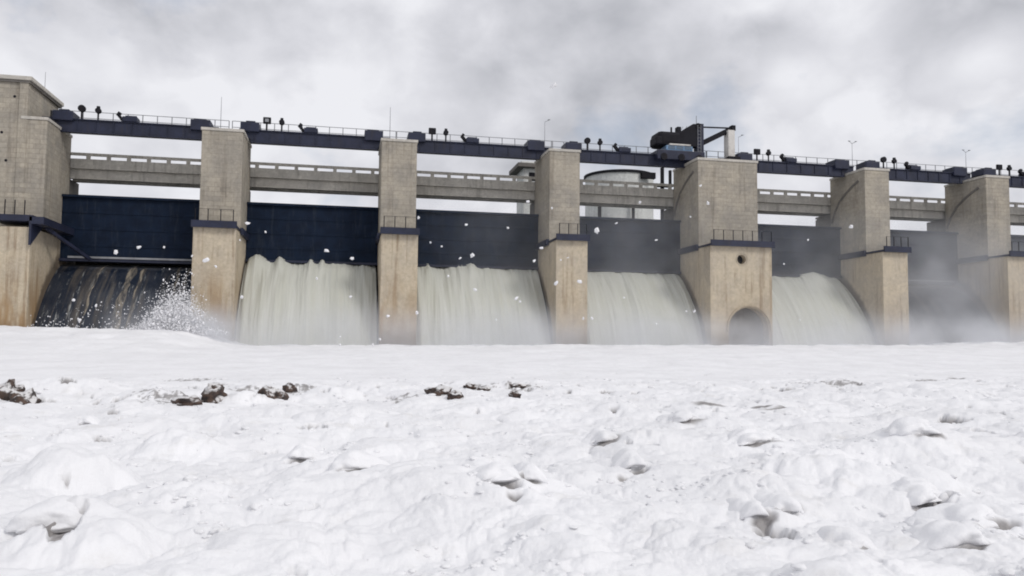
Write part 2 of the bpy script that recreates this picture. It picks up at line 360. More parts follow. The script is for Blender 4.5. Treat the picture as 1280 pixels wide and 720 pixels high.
# bays: x from the right side of one pier to the left side of the next
EDG = [(-40, AX)] + PIERS
BAYS = [(EDG[i][1], EDG[i + 1][0]) for i in range(7)]
BN = ['beside the left abutment', 'second from the left', 'third from the left', 'below the round tower', 'right of the double pier', 'in the misty bay', 'at the right edge']
GN = ['dark blue steel gate standing over the almost dry spillway beside the left abutment',
      'dark blue steel gate above the leftmost water curtain with its tall plumes',
      'dark blue steel gate above the second water curtain, between two narrow piers',
      'hazy blue steel gate below the far round tower',
      'hazy blue steel gate just right of the double-width pier',
      'grey-blue steel gate nearly lost in spray above the misty bay',
      'dark steel gate in the bay cut by the right edge']
rg = random.Random(3)
for i, (x0, x1) in enumerate(BAYS):
    t = thing('spillway_gate', GN[i], 'gate', 'steel gates between the piers')
    zb, zt = (9.75, 16.85) if i in (0, 5, 6) else (10.2, 16.85)
    nrow = 4; hgt = (zt - zb) / nrow
    for r in range(nrow):
        obj('gate_panel', B(x0 - .05, x1 + .05, 91.2, 91.5, zb + r * hgt + .008, zb + (r + 1) * hgt - .008, bev=.008), GATE, t)
    for r in range(nrow + 1):
        z = zb + r * hgt; d = .36 if r in (0, nrow) else .06
        zc = min(max(z, zb + .16), zt - .1)
        obj('gate_rib', B(x0 + .02, x1 - .02, 91.2 - d, 91.195, zc - .13, zc + .13, bev=.02), GATE if r else NAVY, t)
    if i in (0, 5, 6):
        obj('lip_seal', B(x0 + .9, x1 - 1.2, 90.72, 90.835, zb + .34, zb + .55, bev=.02), GALV, t)

# concrete spillway slopes and the water running over them
PROF = [(96, 9.3), (93.5, 9.55), (92.0, 9.45), (90.5, 8.75), (89, 7.6), (87.5, 6.2), (86.2, 4.6), (85.0, 2.7), (84.2, 1.0), (83.4, -1.0), (82.6, -2.6)]
def spline(pts, n):
    pts = np.array(pts); d = np.r_[0, np.cumsum(np.hypot(*np.diff(pts, axis=0).T))]; t = np.linspace(0, d[-1], n)
    m = np.gradient(pts, d, axis=0); out = np.zeros((n, 2)); j = np.clip(np.searchsorted(d, t, 'right') - 1, 0, len(d) - 2)
    h = d[j + 1] - d[j]; s = ((t - d[j]) / h)[:, None]; h = h[:, None]
    return (2 * s**3 - 3 * s**2 + 1) * pts[j] + (s**3 - 2 * s**2 + s) * h * m[j] + (3 * s**2 - 2 * s**3) * pts[j + 1] + (s**3 - s**2) * h * m[j + 1]
def sheet(name, X, Y, Z, mat):
    n, m = X.shape; me = bpy.data.meshes.new(name); idx = np.arange(n * m).reshape(n, m)
    f = np.stack([idx[:-1, :-1], idx[1:, :-1], idx[1:, 1:], idx[:-1, 1:]], -1).reshape(-1, 4)
    me.vertices.add(n * m); me.vertices.foreach_set('co', np.stack([X, Y, Z], -1).astype(np.float32).ravel())
    me.loops.add(f.size); me.loops.foreach_set('vertex_index', f.astype(np.int32).ravel())
    me.polygons.add(len(f)); me.polygons.foreach_set('loop_start', np.arange(0, f.size, 4, dtype=np.int32)); me.update(calc_edges=True)
    me.validate(); me.materials.append(mat); me.shade_smooth(); return bpy.data.objects.new(name, me)
SN = ['dark wet spillway slope with thin trickles beside the left abutment', 'spillway slope hidden under the leftmost water curtain', 'spillway slope under the water curtain between the two narrow piers',
      'spillway slope under the water curtain below the round tower', 'spillway slope under the water curtain right of the double pier', 'dim grey spillway slope in the misty bay', 'dark spillway slope in the bay at the right edge']
pf = spline(PROF, 40)
for i, (x0, x1) in enumerate(BAYS):
    bm = prism([tuple(p) for p in pf] + [(96, -2.6)], x0 + .01, x1 - .01)
    o = obj('spillway_slope', bm, CHUTE); tag(o, SN[i], 'spillway', 'spillway slopes')
WP = [(94, 10.35), (92.8, 10.5), (91.5, 10.25), (90.2, 9.55), (88.8, 8.35), (87.3, 6.8), (86, 5.1), (84.9, 3.2), (84.0, 1.2), (83.2, -.8), (82.4, -2.4)]
wp = spline(WP, 110); tg = np.gradient(wp, axis=0); nr = np.stack([tg[:, 1], -tg[:, 0]], 1); nr /= np.linalg.norm(nr, axis=1)[:, None]
for i in (1, 2, 3, 4):
    x0, x1 = BAYS[i]; gl = .06; gr = .2
    u = np.linspace(x0 + gl, x1 - gr, 300); v = np.linspace(0, 1, 110)
    X = np.repeat(u[:, None], 110, 1); V = np.repeat(v[None], 300, 0); s = i * 31
    D = .12 + .20 * fbm(X * .5, V * 1.0, 40 + s, 3) + .045 * fbm(X * 2.2 + .4 * V, V * 2.0, 60 + s, 3) + .012 * fbm(X * 6, V * 5, 80 + s, 2)
    D *= ss(0, .12, V) * .9 + .1
    crest = np.exp(-((V - .17) / .085) ** 2)
    D += crest * (.2 * np.maximum(0, fbm(X * .7, V * 2, 90 + s, 3)) ** 1.2 + .06 * fbm(X * 3, V * 5, 95 + s, 4))
    if i == 1: D += crest * (1.0 * np.exp(-((X - x0 - 1.5) / 1.0) ** 2) + .6 * np.exp(-((X - x0 - 3.7) / .38) ** 2) + .35 * np.exp(-((X - x0 - 6.9) / .3) ** 2) + .5 * np.exp(-((X - x0 - 8.3) / .42) ** 2))
    if i == 2: D += crest * .55 * np.exp(-((X - x0 - 7.0) / .9) ** 2)
    if i == 4: D += crest * .5 * np.exp(-((X - x0 - 10.5) / 2.2) ** 2)
    side = np.minimum(ss(0, .5, X - x0 - gl), ss(0, .9, x1 - gr - X)); D -= (1 - side) * .3
    sway = .12 * fbm(X * .3, V * 2, 70 + s, 2)
    o = sheet('spillway_water', X + sway * side, wp[None, :, 0] + nr[None, :, 0] * D, wp[None, :, 1] + nr[None, :, 1] * D, WATER)
    struct(link(o))
# trickles over the dry slope
rg = random.Random(11)
tn = np.gradient(pf, axis=0); nn = np.stack([tn[:, 1], -tn[:, 0]], 1); nn /= np.linalg.norm(nn, axis=1)[:, None]
for xx, w_, a, b in ((-25.4, .14, 5, 30), (-22.2, .34, 5, 38), (-21.2, .15, 8, 34), (-17.6, .16, 5, 36), (-16.6, .14, 6, 38)):
    n = b - a; us = np.linspace(-1, 1, 7); vi = np.arange(a, b)
    wob = xx + .25 * pn(vi * .21, vi * 0 + xx, 5)
    wid = w_ * (.4 + .6 * np.abs(pn(vi * .3, vi * 0 + xx * 3, 9)) * 2) * np.minimum(1, np.minimum(vi - a, b - 1 - vi) / 4 + .05)
    X = wob[None] + us[:, None] * wid[None] ; hh = .012 + .03 * (1 - us[:, None] ** 2) + 0 * X
    o = sheet('water_trickle', X, pf[vi, 0][None] + nn[vi, 0][None] * hh, pf[vi, 1][None] + nn[vi, 1][None] * hh, TRICK); struct(link(o))

# road bridge behind the piers, one span per bay
for i, (x0, x1) in enumerate(BAYS):
    t = thing('bridge_span', 'concrete road bridge span with slotted parapet, in the bay ' + BN[i], 'bridge', 'spans of the road bridge')
    a, b = x0 - (1.7 if i else .6), x1 + 1.7
    if i == 3 or i == 4: a, b = x0 - (3.8 if i == 4 else 1.7), x1 + (3.8 if i == 3 else 1.7)
    obj('main_beam', B(a, b, 93.9, 94.4, 19.15, 20.2, bev=.03), BRI, t)
    obj('main_beam', B(a, b, 95.9, 96.4, 19.15, 20.2, bev=.03), BRI, t)
    obj('deck_slab', B(a, b, 93.35, 96.9, 20.2, 20.62, bev=.03), BRI, t)
    for yy in (93.38, 96.6):
        obj('parapet_wall', B(a, b, yy, yy + .25, 20.62, 21.28, bev=.02), BRI, t)
        obj('parapet_rail', B(a, b, yy - .04, yy + .29, 21.66, 21.95, bev=.02), BRI, t)
        n = max(3, round((b - a) / 2.1))
        for q in range(n + 1):
            xx = a + .2 + (b - a - .4) * q / n
            if yy < 95: obj('parapet_post', B(xx - .2, xx + .2, yy + .01, yy + .24, 21.28, 21.66), BRI, t)
        if yy > 95:
            pb = bmesh.new()
            for q in range(n + 1):
                xx = a + .2 + (b - a - .4) * q / n; box(pb, xx - .2, xx + .2, yy + .01, yy + .24, 21.28, 21.66)
            obj('parapet_post', pb, BRI, t)

# hoist decks on top of the piers
HN = ['beside the left tower', 'between the ochre-stained and dark-footed piers', 'between the two narrow piers in the middle', 'left of and under the crane', 'right of the crane', 'over the misty bay', 'cut by the right edge']
def cyl(p, q, r, n=16): return bar(bmesh.new(), p, q, r, n)
for i, (x0, x1) in enumerate(BAYS):
    t = thing('hoist_deck', 'navy steel hoist girder with winch boxes, ' + HN[i], 'hoist', 'hoist girders on the pier tops')
    a, b = (x0 - .9 if i else x0 - 1.8), x1 + 1.1
    if i == 3: b = x1 + 2.6
    if i == 4: a = x0 - 3.2
    zg0, zg1 = TOP + .02, 24.75
    if i: zg0 = TOP + .31
    zl = TOP - .05
    for yy in (89.7, 92.2):
        zl = TOP - .05 if yy < 90 else TOP + .5
        bm = B(a + (1.2 if i != 0 else 1.9), b - 1.3, yy, yy + .16, zl, zg1 - .12)       # web
        box(bm, a, b, yy + .02, yy + .14, TOP + .31, zg1 - .12)
        box(bm, a + 1.3, b - 1.4, yy - .16, yy + .32, zl - .12, zl)
        box(bm, a, b, yy - .16, yy + .32, zg1 - .12, zg1)
        obj('girder', bm, NAVY, t)
    for q in range(9):
        xx = a + 1.6 + (b - a - 3.3) * q / 8
        obj('web_stiffener', B(xx - .04, xx + .04, 89.62, 89.697, TOP, zg1 - .13), NAVY, t)
    obj('deck_plate', B(a, b, 89.9, 92.15, zg1 - .22, zg1 - .125), DARK, t)
    bx = B(x0 - .75, x0 + 1.25, 89.3, 91.5, zg1 - .3, 25.45, bev=.08); box(bx, x0 - .2, x0 + .8, 89.5, 91.3, 25.45, 25.68, bev=.06)
    obj('winch_box', bx, NAVY, t)
    bx = B(x1 - 1.8, x1 + .25, 89.3, 91.5, zg1 - .5, 25.42, bev=.08); box(bx, x1 - 1.5, x1 - .2, 89.5, 91.3, 25.42, 25.55, bev=.05)
    obj('winch_box', bx, NAVY, t)
    d = obj('dial_post', bar(bmesh.new(), (x0 + 2.0, 89.6, zg1), (x0 + 2.0, 89.6, 25.6), .1), DARK, t)
    hd = B(x0 + 1.6, x0 + 2.45, 89.45, 89.75, 25.45, 26.2, bev=.1) if i in (1, 2, 4, 6) else cyl((x0 + 2.0, 89.4, 25.85), (x0 + 2.0, 89.75, 25.85), .37)
    obj('dial', hd, DARK, d)
    if i == 1: obj('dial_face', B(x0 + 1.82, x0 + 2.22, 89.42, 89.449, 25.65, 26.0), GALV, d)
    d = obj('dial_post', bar(bmesh.new(), (x0 + 3.6, 89.6, zg1), (x0 + 3.6, 89.6, 25.5), .09), DARK, t)
    obj('dial', box(cyl((x0 + 3.6, 89.4, 25.75), (x0 + 3.6, 89.75, 25.7), .3, 12), x0 + 3.45, x0 + 3.75, 89.45, 89.7, 25.9, 26.2), DARK, d)
    lv = bmesh.new(); beam(lv, (x0 + 6.1, 89.8, zg1), (x0 + 5.5, 89.8, 25.5), .42, .3); beam(lv, (x0 + 5.45, 89.8, 25.35), (x0 + 5.7, 89.8, 25.75), .4, .3)
    obj('brake_lever', lv, DARK, t)
    mt = B(x0 + 6.0, x0 + 7.5, 89.4, 90.6, zg1, 25.28, bev=.07); bar(mt, (x0 + 6.2, 90.0, 25.3), (x0 + 7.3, 90.0, 25.3), .22, 12)
    obj('motor', mt, NAVY, t)
# railings of the hoist deck
for i, (x0, x1) in enumerate(BAYS):
    t = thing('deck_railing', 'thin grey steel railing along the hoist deck ' + HN[i], 'railing', 'railings on the hoist deck')
    a = x0 - (1.9 if i else 1.5); b = x1 + 1.9 - .05
    if i == 3: b = x1 + 3.8
    if i == 4: a = x0 - 3.8
    n = round((b - a) / 1.55)
    me = None
    for q in range(n + 1):
        xx = a + (b - a) * q / n
        if me is None:
            o = obj('post', bar(bmesh.new(), (0, 0, 0), (0, 0, 1.5), .05, 6), GALV, t); me = o.data
        else: o = link(bpy.data.objects.new('post', me), t)
        o.location = (xx, 91.7, 24.6)
    for z in (25.4, 26.1): obj('rail', bar(bmesh.new(), (a, 91.7, z), (b, 91.7, z), .036, 6), GALV, t)
    obj('kerb_plate', B(a, b, 91.6, 91.8, TOP + .305, 24.6), NAVY, t)
# lamp posts
LN = ['thin bare mast on the roof edge of the left tower', 'thin bare mast over the ochre-stained pier', 'thin bare mast over the dark-footed pier', 'thin lamp post over the pier left of the round tower',
      'thin lamp post with a bent arm beside the crane', 'lamp post with two arms over the pier left of the misty bay', 'lamp post over the pier right of the misty bay']
for i, (px, py, y) in enumerate([(57, 90, 94), (277, 121, 93), (488, 134, 93), (681, 152, 93), (923, 171, 93), (1065, 179, 93), (1207, 190, 93)]):
    p = at(px, py, y); z0 = 24.6 if i else 26.0
    t = thing('lamp_post', LN[i], 'lamp post', 'lamp posts on the dam top')
    obj('pole', bar(bmesh.new(), (p.x, y, z0), (p.x, y, p.z), .042, 8, .022), GALV, t)
    if i == 0: obj('pole_bracket', B(p.x - .1, p.x + .1, y - .1, y + 1.0, 25.9, 26.1), GALV, t)
    obj('base_plate', bar(bmesh.new(), (p.x, y, z0), (p.x, y, z0 + .25), .12, 8), GALV, t)
    for s in {0: (), 1: (), 2: (), 3: (1,), 4: (1,), 5: (1, -1), 6: (1, -1)}[i]:
        ar = bar(bmesh.new(), (p.x, y, p.z - .05), (p.x + s * .55, y - .1, p.z + .22), .03, 6); obj('arm', ar, GALV, t)
        obj('lamp_head', B(p.x + s * .5 - .14, p.x + s * .5 + .16, y - .18, y - .02, p.z + .2, p.z + .28, bev=.03), GALV, t)

# crane on the hoist deck over the double pier
t = thing('hoist_crane', 'dark machinery crane with mast and raised boom above the double-width pier', 'crane')
obj('carriage', B(36.8, 43.0, 88.7, 92.4, 24.0, 25.15, bev=.08), NAVY, t)
obj('counterweight', B(37.2, 40.1, 89.2, 92.2, 25.9, 27.65, bev=.45), DARK, t)
bm = bmesh.new(); hp = [(40.0, 26.0), (42.4, 26.0), (42.4, 28.85), (41.9, 28.85), (40.9, 28.25), (40.0, 27.5)]
va = [bm.verts.new((x_, 89.6, z_)) for x_, z_ in hp]; vb = [bm.verts.new((x_, 91.6, z_)) for x_, z_ in hp]; bm.faces.new(va); bm.faces.new(vb[::-1])
for q in range(6): bm.faces.new((va[q], vb[q], vb[(q + 1) % 6], va[(q + 1) % 6]))
box(bm, 39.75, 40.25, 89.5, 90.3, 27.4, 28.35, bev=.05)
obj('machinery_house', bm, DARK, t)
cb = obj('cab', B(38.0, 41.5, 88.9, 91.0, 25.15, 25.8, bev=.12), CABB, t)
obj('cab_roof', B(38.4, 41.2, 88.8, 91.0, 25.8, 26.0, bev=.06), LITE, cb)
for k in range(3): obj('cab_window', B(38.25 + k * 1.08, 39.15 + k * 1.08, 88.87, 88.899, 25.35, 25.7), GLASS, cb)
bm = B(42.35, 43.3, 89.6, 90.5, 24.4, 28.95, bev=.05); obj('mast', bm, NAVY, t)
obj('mast_antenna', bar(bmesh.new(), (42.5, 90, 28.95), (42.5, 90, 30.0), .04, 6), GALV, t)
obj('boom', beam(bmesh.new(), (43.2, 90.0, 26.55), (47.45, 90.0, 28.75), .55, .62), DARK, t)
obj('tie_bar', beam(bmesh.new(), (43.2, 90.0, 28.62), (47.3, 90.0, 28.75), .16, .16), DARK, t)
obj('boom_head', B(47.1, 47.65, 89.6, 90.4, 28.35, 29.05, bev=.06), DARK, t)
for q in range(3): obj('rail_wheel', cyl((37.6 + 2.3 * q, 88.6, 24.3), (37.6 + 2.3 * q, 88.9, 24.3), .42), DARK, t)
for q in range(4):
    xx = 40.6 + q * .5; obj('roof_rod', bar(bmesh.new(), (xx, 90.3, 28.2), (xx + .25, 90.3, 28.6 + .12 * q), .03, 6), GALV, t)
for q in range(2): obj('sheave', cyl((42.55, 89.55 + q, 28.6 - .9 * q), (42.55, 89.62 + q, 28.6 - .9 * q), .38), DARK, t)
obj('hoist_rope', bar(bmesh.new(), (47.62, 90.2, 28.4), (47.62, 90.2, 24.9), .035, 6), DARK, t)
for q in range(2): obj('ladder_rail', bar(bmesh.new(), (42.45 + .4 * q, 89.5, 24.7), (42.45 + .4 * q, 89.5, 28.7), .03, 6), GALV, t)
for q in range(9): obj('ladder_rung', bar(bmesh.new(), (42.45, 89.5, 25 + .42 * q), (42.85, 89.5, 25 + .42 * q), .022, 6), GALV, t)
obj('exhaust', bar(bmesh.new(), (39.4, 90.6, 27.7), (39.4, 90.6, 28.5), .12, 8), DARK, t)
obj('side_pod', B(36.75, 37.6, 89.0, 91.2, 25.9, 26.9, bev=.2), DARK, t)
t = thing('pale_column', 'pale square column standing beneath the tip of the crane boom', 'column')
obj('shaft', B(46.45, 47.35, 89.3, 90.5, 24.9, 28.33, bev=.05), LITE, t)
obj('column_base', B(46.3, 47.9, 88.9, 91.0, TOP + .3, 24.9, bev=.06), DARK, t)

# buildings beyond the bridge
t = thing('round_tower', 'pale round tower with a dark rim rising behind the road bridge', 'tower')
bm = bmesh.new(); bar(bm, (44.9, 125, 14), (44.9, 125, 29.15), 5.7, 64); obj('wall', bm, WHT, t)
bm = bmesh.new(); bar(bm, (44.9, 125, 29.15), (44.9, 125, 29.55), 5.95, 64); obj('rim', bm, DARK, t)
bm = bmesh.new(); bar(bm, (44.9, 125, 29.55), (44.9, 125, 30.2), 5.8, 64, 1.0); obj('roof', bm, WHT, t)
obj('roof_hatch', B(46.6, 49.0, 118.9, 119.6, 28.2, 29.2, bev=.05), DARK, t)
obj('service_pipe', bar(bmesh.new(), (39.3, 118.5, 14), (39.3, 118.5, 25), .28, 10), DARK, t)
obj('service_pipe', bar(bmesh.new(), (45.0, 118.6, 14), (45.0, 118.6, 25), .25, 10), DARK, t)
t = thing('gate_house', 'small pale hut with a dark overhanging roof peeping out behind the road bridge', 'building')
obj('wall', B(24.6, 30, 108.5, 113, 14, 26.4, bev=.05), WHT, t)
obj('roof', B(23.6, 31, 107.6, 114, 26.4, 27.0, bev=.08), SHA, t)
obj('roof_top', B(24.2, 30.4, 108.2, 113.4, 27.0, 27.35, bev=.05), WHT, t)
wn = obj('window', B(25.4, 26.6, 108.43, 108.499, 24.6, 25.8), DARK, t)
t = thing('sluice_post', 'dark post with a small platform rising beside the crane pier, behind the bridge', 'post')
p = at(833, 215, 100)
obj('post', B(p.x - .9, p.x - .5, 99.6, 100, 18, 25.5), DARK, t); obj('platform', B(p.x - 1.6, p.x + .8, 99.3, 100.4, 22.9, 23.2), DARK, t)
obj('post', B(p.x + .3, p.x + .6, 99.6, 100, 18, 25.2), DARK, t)

# ------------------------------------------------------------------ foam on the river
HOLES = [(378, 575, .30, .45, .30), (440, 583, .36, .30, .22), (632, 603, .30, .45, .38), (662, 600, .2, .2, .18), (642, 622, .16, .15, .15), (62, 648, .34, .4, .40), (955, 648, .22, .3, .30), (985, 640, .22, .2, .2), (1000, 638, .1, .12, .15),
         (1168, 632, .45, .3, .28), (1250, 659, .42, .32, .30), (1215, 685, .35, .2, .22), (800, 592, .22, .3, .2), (778, 600, .14, .2, .14), (1080, 682, .22, .1, .12), (760, 551, .35, .5, .16),
         (240, 497, 1.3, 1.2, .16), (345, 492, .9, 1.0, .2), (600, 482, .5, .8, .2), (650, 486, .45, .8, .2), (655, 480, .6, .5, .2), (500, 498, .5, .5, .15), (310, 488, .5, .6, .15), (385, 484, .6, .6, .15), (1020, 478, .9, .8, .2), (1050, 481, 1.1, .5, .15),
         (885, 502, .5, .5, .15), (950, 508, .5, .5, .15), (975, 510, .6, .4, .12), (1160, 475, .5, .6, .15), (1197, 473, .4, .6, .18), (950, 553, .5, .5, .15), (1165, 543, .4, .3, .1), (860, 526, .6, .5, .12), (240, 475, .8, .8, .1), (105, 530, .2, .3, .12)]
HOLE_PX = HOLES; HOLES = []
MOUNDS = [(92, 612, .62, .75, .42), (100, 690, .5, .45, .28), (950, 615, .6, .5, .07), (1010, 655, .5, .5, .05), (1165, 605, .7, .5, .08), (1240, 630, .6, .45, .08), (400, 605, .6, .6, .16), (640, 640, .5, .5, .08),
          (230, 560, .8, .9, .22), (800, 560, .9, .9, .2), (700, 690, .5, .4, .14), (1120, 570, 1.0, 1.0, .2), (500, 560, .9, .8, .16), (350, 690, .5, .5, .15), (1000, 590, .8, .8, .16), (200, 640, .6, .6, .2),
          (300, 505, .9, .8, .28), (400, 500, 1.2, 1.0, .3), (180, 500, 1.2, 1.0, .3), (80, 495, 1.4, 1.0, .35), (700, 492, 1.5, 1.2, .25), (470, 492, 1.2, 1.2, .25)]
MOUNDS = [(on_foam(px, py, 0), a, b, d) for px, py, a, b, d in MOUNDS]
def foam_height(x, y):
    far = ss(33, 76, y)
    z = far * (1.02 + .0075 * np.clip(x, 0, 90))
    # heap pushed up against the left bank
    left = ss(-8.6, -15.5, x + .9 * pn(y * .3, x * .3, 91)) * ss(54, 77, y)
    z = z + left * (1.35 + .35 * ss(-25, -33, x) + .22 * fbm(x * .3, y * .3, 55, 3))
    z = z + ss(62, 75, x) * ss(60, 77, y) * .35 * (1 + .8 * pn(x * .5, y * .4, 15))
    near = 1 - .72 * ss(30, 36, y + 1.5 * pn(x * .2, y * .2, 3))
    z = z + near * (.17 * fbm(x * .16, y * .2, 1, 3) + .11 * fbm(x * .55, y * .6, 5, 2))
    z = z + far * (.10 * fbm(x * .12, y * .35, 33, 4) + .035 * fbm(x * .9, y * .9, 37, 3)) + ss(66, 77, y) * ss(-9, -5, x) * (.30 * blobs(x * .45 + .3 * pn(x * .7, y * .7, 7), y * .5, 301, .7) - .10)
    wx = x + .22 * fbm(x * .8, y * .8, 20, 2); wy = y + .22 * fbm(x * .8 + 7, y * .8, 24, 2)
    dens = .5 + .5 * fbm(x * .22, y * .25, 61, 2)
    z = z + near * (.15 * blobs(wx * .7, wy * .7, 101, .5) * dens + .085 * blobs(wx * 1.5, wy * 1.5, 111, .6) + .042 * blobs(wx * 3.6, wy * 3.6, 121, .65) * np.clip(dens * 1.6, 0, 1) + .022 * blobs(wx * 6.1, wy * 6.1, 171, .5))
    j1 = fbm(x * 2, y * 2, 9, 2)
    for c, a, b, d in MOUNDS:
        m = (np.abs(x - c.x) < 2 * a) & (np.abs(y - c.y) < 2 * b)
        q = ((x[m] - c.x + .15 * j1[m]) / a) ** 2 + ((y[m] - c.y - .15 * j1[m]) / b) ** 2
        z[m] += d * np.maximum(0, 1 - q / 1.6) ** 1.2
    r = np.hypot(x, y)
    z = z + near * (.026 * fbm(wx * 2.6, wy * 2.6, 131, 4, .55) + (.017 * blobs(wx * 8, wy * 8, 141, .6) + .004 * pn(wx * 15, wy * 15, 151)) * ss(26, 12, r))
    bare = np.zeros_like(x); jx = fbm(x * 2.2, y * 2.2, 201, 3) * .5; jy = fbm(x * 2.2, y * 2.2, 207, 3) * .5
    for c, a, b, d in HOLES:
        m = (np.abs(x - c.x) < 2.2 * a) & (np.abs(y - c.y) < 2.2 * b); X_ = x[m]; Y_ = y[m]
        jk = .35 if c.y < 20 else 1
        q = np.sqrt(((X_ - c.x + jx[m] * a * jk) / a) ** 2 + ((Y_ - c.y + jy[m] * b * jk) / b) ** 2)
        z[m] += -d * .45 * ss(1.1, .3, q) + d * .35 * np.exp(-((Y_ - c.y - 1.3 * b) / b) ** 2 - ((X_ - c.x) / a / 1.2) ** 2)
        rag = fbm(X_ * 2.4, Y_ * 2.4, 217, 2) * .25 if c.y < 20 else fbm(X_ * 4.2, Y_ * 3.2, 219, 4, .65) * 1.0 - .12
        bare[m] = np.maximum(bare[m], (.8 if c.y < 20 else .72) * ss(.95, .35, q + rag))  # near crevices get their shade painted dark; farther ones show the bed
    # small gaps between the lumps
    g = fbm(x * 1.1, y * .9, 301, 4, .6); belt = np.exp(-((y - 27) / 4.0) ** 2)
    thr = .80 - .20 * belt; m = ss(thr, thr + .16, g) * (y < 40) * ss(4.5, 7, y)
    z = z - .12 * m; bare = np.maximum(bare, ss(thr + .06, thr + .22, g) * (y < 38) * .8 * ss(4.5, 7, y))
    return z, bare
def hz(x, y): z, _ = foam_height(np.array([float(x)]), np.array([float(y)])); return float(z[0])
def ground_hit(px, py):                  # where the ray of a photograph's pixel first meets the foam
    d = fw + rt * ((px - 640) / 985) - up * ((py - 360) / 985); t = np.linspace(4 / d.y, 45 / d.y, 1500)
    z, _ = foam_height(d.x * t, d.y * t); k_ = np.argmax(1.8 + d.z * t < z); return Vector((d.x * t[k_], d.y * t[k_], z[k_]))
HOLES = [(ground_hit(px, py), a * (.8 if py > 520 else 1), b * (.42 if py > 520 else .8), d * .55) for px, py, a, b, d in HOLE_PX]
A0 = R(90) - yaw
ang = np.concatenate([np.linspace(-math.pi, -.72, 60, endpoint=False), np.linspace(-.72, .72, 1000, endpoint=False), np.linspace(.72, math.pi, 61)])
rad = np.concatenate([np.geomspace(.6, 4.5, 24, endpoint=False), np.geomspace(4.5, 60, 590, endpoint=False), np.linspace(60, 96, 110, endpoint=False), np.geomspace(96, 150, 24)])
AA, RR = np.meshgrid(A0 - ang, rad, indexing='ij')
X = RR * np.cos(AA); Y = np.minimum(RR * np.sin(AA), 91.0)
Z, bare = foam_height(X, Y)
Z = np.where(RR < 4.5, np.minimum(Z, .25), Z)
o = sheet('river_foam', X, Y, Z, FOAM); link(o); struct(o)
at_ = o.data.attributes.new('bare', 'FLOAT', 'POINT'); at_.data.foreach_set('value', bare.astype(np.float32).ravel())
o.data.flip_normals()

# loose clots of foam lying on the surface
def clots(n, seed):
    g = np.random.default_rng(seed); m = n * 6
    th = g.uniform(-.70, .70, m) + yaw; rr_ = np.exp(g.uniform(np.log(4.6), np.log(36), m)); x = rr_ * np.sin(th); y = rr_ * np.cos(th)
    w_ = fbm(x * .5, y * .5, 401, 3) + .5 * fbm(x * 2.2, y * 2.2, 405, 2); kp = np.argsort(-(w_ + g.normal(0, .25, m)))[:n]; x = x[kp]; y = y[kp]; rr_ = rr_[kp]
    z, _ = foam_height(x, y); r_ = np.minimum(np.exp(g.normal(np.log(.018), .4, n)), .04) * (1 + rr_ / 22)
    t = bmesh.new(); bmesh.ops.create_icosphere(t, subdivisions=2, radius=1)
    V = np.array([v.co[:] for v in t.verts]); F = np.array([[v.index for v in f.verts] for f in t.faces]); t.free()
    ph = g.uniform(0, 50, (n, 1)); bump = 1 + .42 * pn(V[None, :, 0] * 1.7 + ph, V[None, :, 1] * 1.7 + V[None, :, 2] * 1.3 - ph, 411) + .2 * pn(V[None, :, 0] * 4 - ph, V[None, :, 2] * 4 + V[None, :, 1] * 2 + ph, 413)
    sc = np.stack([r_ * g.uniform(.8, 1.7, n), r_ * g.uniform(.8, 1.5, n), r_ * g.uniform(.4, .7, n)], 1)
    a_ = g.uniform(0, 6.28, n); v = V[None] * bump[..., None] * sc[:, None]
    v = np.stack([v[..., 0] * np.cos(a_)[:, None] - v[..., 1] * np.sin(a_)[:, None], v[..., 0] * np.sin(a_)[:, None] + v[..., 1] * np.cos(a_)[:, None], v[..., 2]], -1) + np.stack([x, y, z + r_ * .02], 1)[:, None]
    ff = (F[None] + (np.arange(n) * len(V))[:, None, None]).reshape(-1, 3)
    me = bpy.data.meshes.new('foam_clots'); me.vertices.add(n * len(V)); me.vertices.foreach_set('co', v.astype(np.float32).ravel())
    me.loops.add(ff.size); me.loops.foreach_set('vertex_index', ff.astype(np.int32).ravel()); me.polygons.add(len(ff)); me.polygons.foreach_set('loop_start', np.arange(0, ff.size, 3, dtype=np.int32)); me.update(calc_edges=True)
    me.materials.append(FOAM); me.shade_smooth(); o = link(bpy.data.objects.new('foam_clots', me)); o['kind'] = 'stuff'; o['label'] = 'small clots of white foam strewn over the near foam'; o['category'] = 'foam'
clots(1500, 21)

# heaps of foam whose front edge hangs over a dark gap
def overhangs():
    from mathutils import noise
    bm = bmesh.new()
    for j, (c, a, b, d) in enumerate(HOLES):
        if c.y > 17 or a < .16: continue
        t = bmesh.new(); bmesh.ops.create_icosphere(t, subdivisions=5, radius=1)
        w_ = min(.62, a * (1.25 + .25 * (j % 3))); dp = .30 + .35 * a; h_ = .13 + .16 * a
        z0, _ = foam_height(np.array([c.x, c.x, c.x]), np.array([c.y + dp * .5, c.y + dp, c.y + dp * 1.4]))
        for v in t.verts:
            p = v.co.copy(); q = Vector((p.x * w_, p.y * dp, p.z * h_))
            k_ = 1 + .42 * noise.noise(q * 2.6 + Vector((j * 9, 0, 0))) + .22 * noise.noise(q * 6.0 + Vector((j * 5, 3, 0))) + .07 * noise.noise(q * 14)
            q *= k_
            q.z *= max(.25, 1 - .75 * (p.x * p.x)) if q.z > 0 else .35
            q.z -= .10 * p.x * p.x + .05 * (p.y + .6)
            v.co = q + Vector((c.x + (.12 if j % 2 else -.1) * a, c.y + dp * 1.0 + b * .1, float(z0.mean()) - h_ * .05))
        merge(bm, t)
    o = obj('foam_heaps', bm, FOAM, None, True); o['kind'] = 'stuff'; o['label'] = 'soft heaps of foam overhanging thin dark gaps in the foreground'; o['category'] = 'foam'
overhangs()

